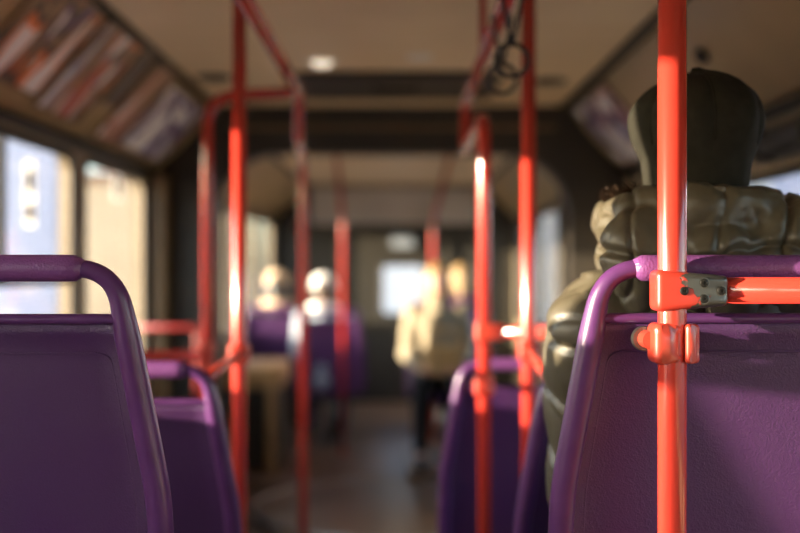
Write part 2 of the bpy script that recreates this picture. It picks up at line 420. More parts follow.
# black gutter strips where cove meets ceiling and where it meets the wall
for (x, y0, y1) in ((CXL, YB, YP0), (CXR, YB, YP0), (CXL, YP1, YE), (CXR, YP1, YE)):
    TN[0] += 1
    struct(box('trim_%d' % TN[0], x-0.035, x+0.022, y0, y1, ZC-0.022, ZC+0.02, 'portal'))
for (x, s, y0, y1) in ((XL, 1, YB, YP0), (XR, -1, YB, YP0)):
    TN[0] += 1
    struct(box('trim_%d' % TN[0], min(x, x+s*0.03), max(x, x+s*0.03), y0, y1, WT_L+0.028, WT_L+0.062, 'black_rubber'))
# ceiling: panels with open joints under a dark roof skin
ceil = struct(box('ceiling', CXL-0.1, CXR+0.1, YB, YE, ZC+0.012, ZC+0.05, 'portal', bev=0))
pm = None
def ceil_panel(y0, y1):
    xs = [CXL+0.02, -0.52, 0.43, CXR-0.02]
    for i in range(3):
        box('ceiling_panel', xs[i]+0.004, xs[i+1]-0.004, y0+0.005, y1-0.005, ZC-0.004 - (0.006 if i == 1 else 0), ZC+0.0125, 'ceiling_panel', ceil, 0.003, 1)
ys = [YB, -3.0, -1.8, -0.6, 0.6, 1.8, 2.9, 3.95, 4.75, YP0]
for a, b in zip(ys[:-1], ys[1:]): ceil_panel(a, b)
for a, b in zip([7.05, 8.8, 10.1], [8.8, 10.1, 11.5]): ceil_panel(a, b)

# floor: low floor, raised rear platform with two steps
struct(box('floor', XL-0.06, XR+0.06, 1.72, YE+0.1, -0.06, 0.0, 'floor_vinyl', bev=0))
fl = bpy.data.objects['floor']
box('platform', XL, XR, YB, 2.10, -0.06, 0.35, 'floor_vinyl', fl, 0.006)
box('step', XL, XR, 2.10, 2.76, -0.06, 0.155, 'floor_vinyl', fl, 0.006)
box('step_edge', XL, XR, 2.075, 2.105, 0.345, 0.354, 'step_edge', fl, 0.002)
box('step_edge', XL, XR, 2.735, 2.765, 0.15, 0.159, 'step_edge', fl, 0.002)
box('plinth', -0.0, XR, 2.76, 3.6, -0.01, 0.097, 'floor_vinyl', fl, 0.006)
lathe('turntable', [(0.02, 0.001), (0.78, 0.001), (0.8, 0.006), (0.8, 0.012), (0.74, 0.014), (0.02, 0.014)], 'floor_vinyl', fl, 48, center=(-0.05, 6.45, 0))
tube('turntable_rim', [(-0.05+0.8*math.cos(2*PI*k/48), 6.45+0.8*math.sin(2*PI*k/48), 0.012) for k in range(48)], 0.012, 'steel', fl, 8, True)

# end walls
struct(box('wall_back', XL-0.06, XR+0.06, YB-0.06, YB, 0, ZC+0.05, 'wall_panel', bev=0))
def far_wall():
    hole = rrect(-0.19, 0.26, 0.90, 1.42, 0.05); outer = rrect_outer(XL-0.06, XR+0.06, 0, ZC+0.05, hole); n = len(hole)
    V = []; F = []
    for Y in (YE, YE+0.08):
        b = len(V); V += [(p[0], Y, p[1]) for p in outer]+[(p[0], Y, p[1]) for p in hole]
        for k in range(n): F.append((b+k, b+(k+1) % n, b+n+(k+1) % n, b+n+k))
    for k in range(n): F.append((n+k, n+(k+1) % n, 3*n+(k+1) % n, 3*n+k))
    bm = bmesh.new(); vv = [bm.verts.new(p) for p in V]
    for q in F: bm.faces.new([vv[i] for i in q])
    o = struct(link('wall_front', bm_mesh('wall_front', bm), 'back_panel'))
    WIN_N[0] += 1
    r = struct(empty('window_%d' % WIN_N[0], (0.035, YE+0.03, 0.90)))
    ring = rrect(-0.225, 0.225, 0, 0.52, 0.05, 8)
    tube('window_frame', [Vector((p[0], -0.03, p[1])) for p in ring], 0.018, 'black_rubber', r, 10, True, up=(0, 1, 0))
    box('pane', -0.224, 0.224, -0.003, 0.003, 0.001, 0.519, 'window_glass', r, 0.001)
    # equipment cover over the end wall
    box('cover_panel', -0.92, 0.80, YE-0.10, YE, 1.84, 2.22, 'grey_panel', o, 0.02, 3)
    for x in (-0.92, -0.36, 0.24): box('cover_door', x+0.015, x+0.545, YE-0.112, YE-0.098, 1.87, 2.19, 'grey_panel', o, 0.006)
    for x in (-1.0, -0.62, 0.5, 0.9): box('wall_rib', x-0.03, x+0.03, YE-0.04, YE, 0.0, 1.84, 'back_panel', o, 0.008)
    box('wall_shelf', -0.5, 0.55, YE-0.10, YE, 0.80, 0.86, 'back_panel', o, 0.01)
    return o
far_wall()

# articulation: two portal rings and pleated bellows
def portal_ring(y0, y1, inner):
    TN[0] += 1
    x0, x1, z1, r = inner
    n = 10
    hole = rrect(x0, x1, 0.0, z1, r, n)
    hole = [(p[0], max(p[1], 0.0)) for p in hole]
    # lower corners square
    hole = [p if i < 2*(n+1) else ((x0, 0.0) if i < 3*(n+1) else (x1, 0.0)) for i, p in enumerate(hole)]
    outer = rrect_outer(XL-0.03, XR+0.03, 0, ZC+0.04, rrect(x0, x1, 0.0, z1, r, n), n)
    outer = [(p[0], max(p[1], 0.0)) for p in outer]
    V = []; F = []; N = len(hole)
    for Y in (y0, y1):
        b = len(V); V += [(p[0], Y, p[1]) for p in outer]+[(p[0], Y, p[1]) for p in hole]
        for k in range(N): F.append((b+k, b+(k+1) % N, b+N+(k+1) % N, b+N+k))
    for k in range(N): F.append((N+k, N+(k+1) % N, 3*N+(k+1) % N, 3*N+k))
    bm = bmesh.new(); vv = [bm.verts.new(p) for p in V]
    for q in F:
        try: bm.faces.new([vv[i] for i in q])
        except ValueError: pass
    bmesh.ops.remove_doubles(bm, verts=bm.verts[:], dist=1e-5)
    bmesh.ops.delete(bm, geom=[f for f in bm.faces if f.calc_area() < 1e-8], context='FACES')
    return struct(link('trim_%d' % TN[0], bm_mesh('portal_ring', bm), 'portal'))
pr = portal_ring(YP0, YP0+0.16, (-0.98, 0.90, 2.0, 0.34))
pr2 = portal_ring(YP1-0.10, YP1, (-1.12, 1.02, 2.10, 0.30))
box('lintel_rib', -0.9, 0.82, YP0-0.015, YP0+0.002, 2.12, 2.14, 'brown_strip', pr, 0.004)
box('corner_post', XL+0.02, XL+0.09, 5.70, 5.82, 0.0, WT_L+0.03, 'brown_strip', None, 0.01)
cp = bpy.data.objects['corner_post']; cp.name = 'trim_corner_left'; struct(cp)
TN[0] += 1; cp.name = 'trim_%d' % TN[0]
def bellows():
    TN[0] += 1
    P = []; V = []; F = []
    y = YP0+0.16; k = 0; rings = []
    N = 11; L = (YP1-0.10)-(YP0+0.16)
    for i in range(2*N+1):
        out = 0.0 if i % 2 == 0 else 0.10
        yy = YP0+0.16 + L*i/(2*N)
        ring = rrect(-1.14-out, 1.04+out, -0.3, 2.10+out, 0.28, 6)
        ring = [p for p in ring]
        rings.append([(p[0], yy, max(p[1], -0.02)) for p in ring])
    n = len(rings[0])
    for r in rings: V += r
    for i in range(len(rings)-1):
        for k in range(n): F.append((i*n+k, i*n+(k+1) % n, (i+1)*n+(k+1) % n, (i+1)*n+k))
    bm = bmesh.new(); vv = [bm.verts.new(p) for p in V]
    for q in F:
        try: bm.faces.new([vv[i] for i in q])
        except ValueError: pass
    return struct(link('trim_%d' % TN[0], bm_mesh('bellows', bm), 'bellows'))
bellows()

# ------------------------------------------------------------------ seats
def make_seat(name):
    """origin on the floor under the back, passenger faces +Y; back leans towards -Y at the top"""
    root = empty(name)
    TOP = 1.048
    by = lambda z: (TOP-z)*0.17
    path = [(-0.236, 0.40), (-0.230, 0.76), (-0.186, TOP), (0.186, TOP), (0.230, 0.76), (0.236, 0.40)]
    pp = fillet([(x, 0, z) for x, z in path], [0.5, 0.058, 0.058, 0.5], 10)
    pp = resample(pp, 0.02)
    pts = [Vector((p.x, by(p.z), p.z)) for p in pp]
    rs = []
    for p in pts:
        u = min(1, max(0, (TOP-p.z)/0.10)); u = u*u*(3-2*u)
        rs.append(0.0112+(0.0165-0.0112)*u)
    tube('back_frame', pts, rs, 'purple_smooth', root, 18, up=(0, 1, 0), flat=1.05)
    # thick moulded grip in the middle of the top bar
    g = []; gr = []
    for i in range(29):
        u = i/28; x = -0.150+0.300*u
        e = min(u, 1-u)*0.300
        k = min(1, e/0.016); k = math.sqrt(max(0, 1-(1-k)**2))
        g.append(Vector((x, by(TOP), TOP))); gr.append(0.0105+0.006*k)
    tube('grip', g, gr, 'purple_grip', root, 22)
    # recessed back panel with rolled top ridge
    ridge = [Vector((-0.204+0.408*i/24, by(0.985)-0.002, 0.985)) for i in range(25)]
    tube('top_ridge', ridge, 0.0085, 'purple_smooth', root, 12, flat=0.8)
    NX, NZ = 26, 30; V = []; F = []
    def hw(z):
        if z > 0.76: return 0.230+(0.198-0.230)*(z-0.76)/(0.985-0.76)
        return 0.236+(0.230-0.236)*(z-0.40)/0.36
    for side in (0, 1):
        for j in range(NZ+1):
            z = 0.983-(0.983-0.41)*j/NZ
            for i in range(NX+1):
                u = -1+2*i/NX; h = hw(z)
                x = u*h
                e = (1-abs(u))*h; ez = (0.983-z)
                q = min(1, e/0.034); q = q*q*(3-2*q); qz = min(1, ez/0.030); qz = qz*qz*(3-2*qz)
                rec = 0.012*q*qz
                y = by(z) - 0.006 + rec + 0.006*(1-u*u)*0
                if side: y += 0.010
                V.append((x, y, z))
    m = (NX+1)*(NZ+1)
    for s in (0, 1):
        for j in range(NZ):
            for i in range(NX):
                a = s*m+j*(NX+1)+i; F.append((a, a+1, a+NX+2, a+NX+1))
    for j in range(NZ):
        for i in (0, NX):
            a = j*(NX+1)+i; F.append((a, a+NX+1, m+a+NX+1, m+a))
    for i in range(NX):
        for j in (0, NZ):
            a = j*(NX+1)+i; F.append((a, a+1, m+a+1, m+a))
    bm = bmesh.new(); vv = [bm.verts.new(p) for p in V]
    for q in F: bm.faces.new([vv[i] for i in q])
    bp = link('back_panel', bm_mesh('back_panel', bm), 'purple_plastic', root, smooth=True)
    # raised line running round the panel
    ln = fillet([(-0.205, 0, 0.50), (-0.200, 0, 0.76), (-0.176, 0, 0.942), (0.176, 0, 0.942), (0.200, 0, 0.76), (0.205, 0, 0.50)], [0.3, 0.02, 0.02, 0.3], 5)
    tube('panel_seam', [Vector((p.x, by(p.z)+0.0052, p.z)) for p in resample(ln, 0.04)], 0.0014, 'purple_plastic', bp, 6, up=(0, 1, 0))
    # seat pad on the front of the back, seat shell and base
    bm = bmesh.new(); box_bm(bm, -0.19, 0.19, 0.02, 0.045, 0.50, 0.95, 0.012, 3)
    for v in bm.verts: v.co.y += by(v.co.z)
    link('back_pad', bm_mesh('back_pad', bm), 'purple_fabric', root, smooth=True)
    prof = [(0.105, 0.43), (0.13, 0.405), (0.2, 0.40), (0.36, 0.415), (0.48, 0.43), (0.515, 0.422), (0.525, 0.40)]
    V = []; F = []; nx = 12
    for t in (0, -0.014):
        for y, z in prof:
            for i in range(nx+1):
                u = -1+2*i/nx; V.append((u*0.225, y, z+t+0.025*abs(u)**4))
    n1 = nx+1; mm = n1*len(prof)
    for s in (0, 1):
        for j in range(len(prof)-1):
            for i in range(nx):
                a = s*mm+j*n1+i; F.append((a, a+1, a+n1+1, a+n1))
    for j in range(len(prof)-1):
        for i in (0, nx): a = j*n1+i; F.append((a, a+n1, mm+a+n1, mm+a))
    for i in range(nx):
        for j in (0, len(prof)-1): a = j*n1+i; F.append((a, a+1, mm+a+1, mm+a))
    bm = bmesh.new(); vv = [bm.verts.new(p) for p in V]
    for q in F: bm.faces.new([vv[i] for i in q])
    link('seat_shell', bm_mesh('seat_shell', bm), 'purple_smooth', root, smooth=True)
    box('seat_cushion', -0.19, 0.19, 0.14, 0.50, 0.412, 0.447, 'purple_fabric', root, 0.014, 3, True)
    tube('pedestal', [(0, 0.30, 0.0), (0, 0.30, 0.40)], 0.038, 'grey_metal', root, 20)
    lathe('foot_plate', [(0.01, 0.0), (0.12, 0.0), (0.12, 0.008), (0.05, 0.016), (0.01, 0.016)], 'grey_metal', root, 28, center=(0, 0.30, 0))
    return root
seat0 = make_seat('bus_seat')
SEATS = [  # x, y of the grip, base z, rotation, label
    (0.440, 1.385, 0.35, 0, 'purple plastic bus seat clamped to the nearest red pole, behind the hooded passenger'),
    (-0.536, 1.36, 0.35, 0, 'large purple plastic bus seat back in sharp focus at the left edge'),
    (0.946, 1.385, 0.35, 0, 'purple bus seat at the right window beside the hooded passenger'),
    (-0.556, 2.12, 0.155, 0, 'purple bus seat with loop handle just ahead of the large left seat, below red rail'),
    (0.462, 2.06, 0.155, 0, 'purple bus seat with pink lit edge beside the jacket sleeve'),
    (0.350, 2.90, 0.097, 0, 'purple bus seat behind the red pole with two clamps, right of aisle'),
    (-0.545, 0.60, 0.35, 0, 'purple bus seat on the left aisle side next to the camera'),
    (-0.545, 8.55, 0.0, 0, 'bright purple blurred seat back left of the aisle at far end'),
    (-1.045, 8.95, 0.02, 0, 'blurred purple seat at the far left window above the tan box'),
    (-0.545, 9.35, 0.0, 0, 'small blurred purple seat just beyond the bright far seat'),
    (0.30, 7.95, 0.09, PI, 'blurred purple seat facing the camera under the cream coated passenger'),
    (0.52, 9.20, 0.09, 0, 'blurred purple seat far right under the brown coated passenger'),
]
for i, (x, y, z, rz, lab) in enumerate(SEATS):
    s = seat0 if i == 0 else copy_tree(seat0)
    s.location = (x, y, z); s.rotation_euler = (0, 0, rz)
    tag(s, lab, 'bus seat', 'purple bus seats')
box('plinth', 0.05, 0.6, 7.2, 8.35, -0.005, 0.09, 'floor_vinyl', fl, 0.006)
box('plinth', 0.2, 0.9, 9.1, 10.1, -0.005, 0.09, 'floor_vinyl', fl, 0.006)
box('plinth', XL, -0.80, 8.9, 9.8, -0.005, 0.02, 'floor_vinyl', fl, 0.004)

# ------------------------------------------------------------------ red poles and rails
R = 0.0175
def flange(parent, x, y, z, up):
    s = 1 if up else -1
    lathe('flange', [(0.0178, -0.03*s), (0.021, -0.03*s), (0.022, -0.008*s), (0.036, -0.006*s), (0.036, 0), (0.0178, 0)], 'red_clamp', parent, 24, center=(x, y, z))
def pole(x, y, z0, z1, label, top=True):
    r = empty('grab_pole', (x, y, z0))
    tube('pole_tube', [(0, 0, 0), (0, 0, (z1-z0)*0.5), (0, 0, z1-z0)], R, 'red_paint', r, 28)
    if top: flange(r, 0, 0, z1-z0, True)
    flange(r, 0, 0, 0, False)
    return tag(r, label, 'pole', 'red poles')
def clamp_block(name, parent, loc, w0, w1, h0, h1, depth, mat, bev=0.006):
    """block wrapped round a pole: from x=-w0 (height h0) to x=w1 (height h1)"""
    bm = bmesh.new(); box_bm(bm, -w0, w1, -depth, depth, -0.5, 0.5, 0)
    bmesh.ops.subdivide_edges(bm, edges=bm.edges[:], cuts=3, use_grid_fill=True)
    for v in bm.verts:
        u = (v.co.x+w0)/(w0+w1)
        v.co.z *= (h0*(1-u)+h1*u)
        if u > 0.5: v.co.y *= 1-0.25*(u-0.5)*2
    es = [e for e in bm.edges if len(e.link_faces) == 2 and e.calc_face_angle(0) > 0.8]
    bmesh.ops.bevel(bm, geom=es, offset=bev, segments=4, profile=0.5, affect='EDGES', clamp_overlap=True)
    return link(name, bm_mesh(name, bm), mat, parent, loc, True)
def screw(parent, x, y, z):
    s = lathe('screw', [(0.0006, 0.0), (0.0052, 0.0), (0.0052, -0.0016), (0.0040, -0.0024), (0.0022, -0.0024), (0.0019, -0.0008), (0.0004, -0.0008)], 'dark_screw', parent, 18, 'Y')
    s.location = (x, y, z); return s
# A: nearest pole, clamped to a rail and to the seat
PA = (0.3295, 1.345)
A = pole(PA[0], PA[1], 0.35, ZC, 'nearest red pole in sharp focus with worn chipped clamp, right of centre')
zc1 = H-(290.5-266.5)/1111*1.345; zc2 = H-(343-266.5)/1111*1.345
# rail clamp: wraps the pole, tapers onto the rail; paint worn to metal
c1 = clamp_block('rail_clamp', A, (0, 0, zc1-0.35), 0.0235, 0.064, 0.050, 0.036, 0.0235, 'worn_clamp', 0.007)
for sx, sz in ((0.0085, 0.0), (0.0325, 0.0095), (0.0325, -0.0095), (0.0540, 0.0)):
    screw(c1, sx, -0.0232 if sx < 0.02 else (-0.0222 if sx < 0.04 else -0.0195), sz)
    lathe('screw_recess', [(0.0052, 0.0012), (0.0068, 0.0012), (0.0068, -0.0004), (0.0052, -0.0006)], 'grey_metal', c1, 18, 'Y', (sx, -0.0228 if sx < 0.02 else (-0.0218 if sx < 0.04 else -0.0190), sz))
tube('side_rail', [(0.02, 0, zc1-0.35), (0.4, 0, zc1-0.35), (XR-PA[0]-0.004, 0, zc1-0.35)], 0.0160, 'red_paint', A, 24)
# seat clamp with split line and stub to the seat back
c2 = clamp_block('seat_clamp', A, (0, 0, zc2-0.35), 0.0265, 0.0085, 0.049, 0.049, 0.0235, 'red_clamp', 0.008)
c3 = clamp_block('seat_clamp', A, (0, 0, zc2-0.35), -0.0115, 0.0295, 0.047, 0.047, 0.0225, 'red_clamp', 0.008)
lathe('stub', [(0.010, 0.0), (0.0115, 0.0), (0.0115, 0.030), (0.010, 0.030)], 'red_clamp', c2, 22, 'Y', (-0.024, 0.000, 0.003))
lathe('washer', [(0.006, 0.0), (0.0150, 0.0), (0.0158, 0.004), (0.0158, 0.010), (0.006, 0.010)], 'grey_metal', c2, 26, 'Y', (-0.026, 0.030, 0.003))
for zz in (0.010, -0.006): lathe('rivet', [(0.0004, -0.0012), (0.0016, -0.0008), (0.002, 0.0), (0.0004, 0.0)], 'dark_screw', c2, 10, 'Y', (-0.0215, -0.0205, zz))
# B, E: full height poles; C, D, F bend into the ceiling rails
def std_clamp(p, z, dx=0.05, up=0.05):
    c = clamp_block('clamp', p, (0, 0, z), 0.024, 0.026, up, up*0.9, 0.024, 'red_clamp', 0.007)
    return c
B = pole(-0.386, 2.67, 0.155, ZC, 'left red pole standing just past the second left seat')
c = std_clamp(B, 1.19-0.155); tube('stub_rail', [(0, -0.02, 1.19-0.155), (0.008, -0.30, 1.187-0.155), (0.014, -0.525, 1.184-0.155)], 0.011, 'red_clamp', B, 18)
E = pole(0.303, 2.62, 0.155, ZC, 'right red pole beside the jacket sleeve with one clamp')
c = std_clamp(E, 1.203-0.155); tube('stub_rail', [(0, -0.02, 1.203-0.155), (-0.012, -0.30, 1.195-0.155), (-0.022, -0.535, 1.186-0.155)], 0.011, 'red_clamp', E, 18)
def bent(name, pts, rad, label, fl_pts=(), r=R, cat='handrail', mat='red_paint'):
    base = Vector(pts[0]); root = empty(name, base)
    P = fillet([Vector(p)-base for p in pts], rad, 10)
    tube('pole_tube', P, r, mat, root, 24)
    for (x, y, z, up) in fl_pts: flange(root, x-base.x, y-base.y, z-base.z, up)
    return tag(root, label, cat, 'red poles')
ZR = 1.95
C = bent('curved_grab_pole', [(-0.592, 3.42, 0), (-0.592, 3.42, 1.925), (-0.33, 3.42, 1.935)], [0.10], 'red pole left of aisle curving into a crossbar under the ceiling', [(-0.592, 3.42, 0, False)], cat='pole')
for z in (1.15, 1.095): clamp_block('clamp', C, (0, 0, z), 0.022, 0.022, 0.036, 0.036, 0.022, 'red_clamp', 0.006)
tube('side_rail', [(-0.0, 0, 1.125), (-0.40, 0, 1.125), (XL+0.592+0.004, 0, 1.125)], 0.016, 'red_paint', C, 20)
D = bent('ceiling_handrail', [(-0.414, 4.75, 0), (-0.414, 4.75, 1.835), (-0.325, 3.56, 1.81), (-0.318, 3.50, ZR), (-0.318, 0.3, ZR)], [0.10, 0.06, 0.06], 'left red ceiling handrail stepping down in an S bend into a dark red pole', [(-0.414, 4.75, 0, False)], cat='handrail')
F_ = bent('ceiling_handrail', [(0.212, 2.80, 0.097), (0.212, 2.80, 1.78), (0.212, 3.66, 1.78), (0.220, 3.72, ZR), (0.222, 0.3, ZR)], [0.09, 0.06, 0.05], 'right red ceiling handrail folding back into a pole with two clamps', [(0.212, 2.80, 0.097, False)], cat='handrail')
clamp_block('clamp', F_, (0, 0, 1.235-0.097), 0.023, 0.050, 0.050, 0.04, 0.023, 'red_clamp', 0.007)
clamp_block('clamp', F_, (0, 0, 1.10-0.097), 0.026, 0.026, 0.050, 0.050, 0.024, 'red_clamp', 0.008)
lathe('stub', [(0.008, 0.0), (0.012, 0.0), (0.012, 0.085), (0.008, 0.085)], 'red_clamp', F_, 18, 'Y', (0.01, 0.01, 1.10-0.097))
tube('side_rail', [(0.03, 0, 1.235-0.097), (0.5, 0, 1.235-0.097), (XR-0.212-0.004, 0, 1.235-0.097)], 0.016, 'red_paint', F_, 20)
# longitudinal ceiling rails that come down as poles at the far turntable
PL = bent('far_grab_pole', [(-0.426, 8.30, 0.0), (-0.426, 8.30, 1.72), (-0.475, 8.30, 2.245)], [0.2], 'far red pole on the left with leaning top beside bright purple seat', [(-0.426, 8.30, 0.0, False)], cat='pole')
PR = bent('far_grab_pole', [(0.2465, 8.30, 0.0), (0.2465, 8.30, 1.72), (0.375, 8.30, 2.245)], [0.2], 'far red pole on the right with leaning top behind the cream jacketed passenger', [(0.2465, 8.30, 0.0, False)], cat='pole')
for root, x, bz, by_, ys_ in ((D, -0.318, 0, 4.75, (1.2, 2.0)), (F_, 0.222, 0.097, 2.80, (1.2, 2.98))):
    for y in ys_:
        bx_ = x-root.location.x; by2 = y-by_; z0 = ZR-bz
        tube('hanger', [(bx_, by2, z0), (bx_, by2, z0+0.15), (bx_, by2, ZC-bz-0.01)], 0.010, 'red_paint', root, 14)
        lathe('hanger_flange', [(0.01, -0.012), (0.028, -0.008), (0.028, 0.0), (0.01, 0.0)], 'red_clamp', root, 18, center=(bx_, by2, ZC-bz-0.010))
# rail at the far left by the portal
t = bent('side_handrail', [(XL+0.004, 5.1, 1.12), (-1.0, 5.1, 1.12), (-0.93, 5.1, 1.12), (-0.93, 5.1, 0.0)], [0.02, 0.07], 'red rail painted darker for shade, with curved end by the left window near the portal', [(-0.93, 5.1, 0, False)], r=0.014, mat='red_shaded')
# hanging straps on the right rail
def strap(y, label):
    r = empty('hanging_strap', (0.222, y, ZR-0.1275))
    pts = []
    for k in range(2): pass
    band = fillet([(0.0, 0, 0.018), (-0.022, 0, 0.118), (0.0, 0, 0.156), (0.022, 0, 0.118), (0.001, 0, 0.018)], [0.02, 0.012, 0.02], 5)
    tube('strap_band', [Vector(p) for p in band], 0.004, 'black_plastic', r, 8, flat=1.0)
    tube('strap_handle', [(0.032*math.sin(2*PI*k/24), 0, -0.014+0.032*math.cos(2*PI*k/24)) for k in range(24)], 0.005, 'black_plastic', r, 10, True)
    return tag(r, label, 'strap', 'hanging straps on the right rail')
strap(2.20, 'black hanging strap on the right ceiling rail, nearer of two')
strap(2.42, 'black hanging strap on the right ceiling rail, farther of two')

# ------------------------------------------------------------------ ceiling fittings
hr = empty('roof_hatch', (-0.02, 5.10, ZC-0.044))
ring = rrect(-0.44, 0.44, -0.30, 0.30, 0.06, 6)
tube('hatch_frame', [Vector((p[0], p[1], 0.022)) for p in ring], 0.026, 'black_plastic', hr, 10, True, up=(0, 0, 1), flat=0.6)
box('hatch_panel', -0.42, 0.42, -0.28, 0.28, 0.010, 0.032, 'portal', hr, 0.01)
tube('hatch_handle', [Vector(p) for p in fillet([(-0.09, -0.1, 0.03), (-0.09, -0.1, -0.012), (0.09, -0.1, -0.012), (0.09, -0.1, 0.03)], 0.015, 4)], 0.008, 'black_plastic', hr, 10)
tag(hr, 'dark roof hatch in the ceiling before the portal', 'hatch')
def downlight(x, y, mat, label, r=0.05):
    q = empty('ceiling_speaker' if mat == 'black_plastic' else 'ceiling_lamp', (x, y, ZC-0.006))
    lathe('bezel', [(r*0.75, -0.004), (r, -0.010), (r*1.15, -0.004), (r*1.15, 0.002), (r*0.75, 0.002)], 'black_plastic' if mat == 'black_plastic' else 'white_plastic', q, 26)
    lathe('lens', [(0.002, -0.030 if mat == 'glint_lens' else -0.016), (r*0.5, -0.025 if mat == 'glint_lens' else -0.014), (r*0.76, -0.004), (r*0.76, 0.0), (0.002, 0.0)], mat, q, 26)
    return tag(q, label, 'speaker' if mat == 'black_plastic' else 'lamp', 'ceiling fittings')
downlight(-0.83, 4.95, 'black_plastic', 'small dark round ceiling speaker above the left poles', 0.07)
downlight(0.68, 5.05, 'black_plastic', 'small dark round ceiling speaker right of the roof hatch', 0.07)
downlight(-0.32, 4.55, 'glint_lens', 'small domed ceiling lamp, its glint put in as glow, by the left ceiling rail', 0.06)
downlight(0.08, 4.45, 'white_plastic', 'small white round ceiling lamp near the aisle centre', 0.05)

# ------------------------------------------------------------------ adverts on the coves, reflections painted into their prints
def on_cove(xw, xc, u, sign):
    z0, z1 = WT_L+0.055, ZC; bl = 0.022*math.sin(PI*u)
    return Vector((xw+(xc-xw)*u - sign*bl*0.7, 0, z0+(z1-z0)*u - bl*0.7))
def advert(side, y0, y1, u0, u1, mat, label):
    xw, xc, sg = (XL, CXL, -1) if side == 'L' else (XR, CXR, 1)
    a = on_cove(xw, xc, u0, sg); b = on_cove(xw, xc, u1, sg); mid = (a+b)/2
    up = (b-a); hgt = up.length; up.normalize()
    along = Vector((0, 1, 0)); nrm = along.cross(up)
    if nrm.z > 0: nrm = -nrm; 
    along = up.cross(nrm)
    cm = on_cove(xw, xc, (u0+u1)/2, sg); off = (cm-mid).dot(nrm)+0.004
    root = empty('advert_panel', (mid.x, (y0+y1)/2, mid.z))
    M = Matrix((along, up, nrm)).transposed().to_4x4(); M.translation = Vector((mid.x, (y0+y1)/2, mid.z))+nrm*max(off, 0.004)
    root.matrix_world = M
    L = (y1-y0)/2; h = hgt/2
    box('panel_sheet', -L+0.008, L-0.008, -h+0.008, h-0.008, -0.003, 0.002, mat, root, 0.0)
    for (x0, x1, z0, z1) in ((-L, L, h-0.012, h), (-L, L, -h, -h+0.012), (-L, -L+0.012, -h+0.012, h-0.012), (L-0.012, L, -h+0.012, h-0.012)):
        box('frame_strip', x0, x1, z0, z1, -0.003, 0.006, 'advert_frame', root, 0.001, 1)
    tag(root, label, 'advert', 'adverts on the cove panels')
    return root
reflection_print_mat('reflection_print_a', [V_WHT, V_PUR, V_DRK, V_TAN, V_DRK, V_ORG, V_WHT], (6, 2.6, 1), 1.3)
reflection_print_mat('reflection_print_b', [V_RED, V_ORG, V_TAN, V_DRK, V_TAN, V_BLU, V_WHT, V_WHT], (9, 2.6, 1), 2.1)
reflection_print_mat('reflection_print_c', [V_PNK, V_TAN, V_PNK, V_WHT], (6, 2.0, 1), 3.7)
reflection_print_mat('reflection_print_d', [V_WHT, V_PUR, V_PUR, V_BLU, V_WHT, V_WHT], (5.5, 4.5, 1), 5.2)
reflection_print_mat('reflection_print_e', [V_WHT, V_PNK, V_PUR, V_DRK, V_PUR, V_BLU, V_WHT], (5.5, 5, 1), 8.4)
pmat('print_black', srgb(26, 24, 22), 0.35, bump=(60, 0.03, 0.0004))
advert('L', 3.10, 3.66, 0.22, 0.97, 'reflection_print_a', 'long advert with painted reflections and orange patch on the left cove nearest the camera')
advert('L', 3.70, 4.18, 0.16, 0.97, 'reflection_print_b', 'advert with painted orange and white reflection streaks on left cove above window pillar')
advert('L', 4.22, 4.42, 0.42, 0.97, 'print_black', 'plain black panel on the left cove between two adverts')
advert('L', 4.47, 4.78, 0.12, 0.97, 'reflection_print_c', 'narrow advert with painted pale pink reflections on the left cove')
advert('L', 4.82, 5.66, 0.14, 0.90, 'reflection_print_d', 'advert with painted purple and white reflections on the left cove nearest the portal')
advert('R', 4.85, 5.70, 0.10, 0.92, 'reflection_print_e', 'advert with painted dark purple and white reflections on the right cove left of the cap')

# right side fittings near the cap
sp = empty('cove_knob'); p_ = on_cove(XR, CXR, 0.60, 1)
sp.location = (p_.x-0.008, 3.62, p_.z-0.008); sp.rotation_euler = (0, math.radians(45), 0)
lathe('knob_body', [(0.004, -0.022), (0.018, -0.020), (0.026, -0.010), (0.028, 0.004), (0.004, 0.004)], 'black_plastic', sp, 24)
tag(sp, 'small black knob on the olive cove above the cap', 'knob')
hb = empty('window_blind_box', (XR-0.002, 3.35, 1.76))
box('blind_case', -0.07, 0.0, -0.55, 0.30, 0.0, 0.075, 'black_plastic', hb, 0.02, 3, True)
box('blind_lip', -0.05, -0.02, -0.53, 0.28, -0.03, 0.004, 'black_plastic', hb, 0.006)
for y in (-0.3, 0.1): tube('blind_bracket', [Vector(p) for p in fillet([(-0.05, y, 0.06), (-0.10, y, 0.05), (-0.10, y, -0.02), (-0.03, y, -0.03)], 0.02, 4)], 0.010, 'black_plastic', hb, 10)
tag(hb, 'black blind casing above the right window behind the cap', 'blind')

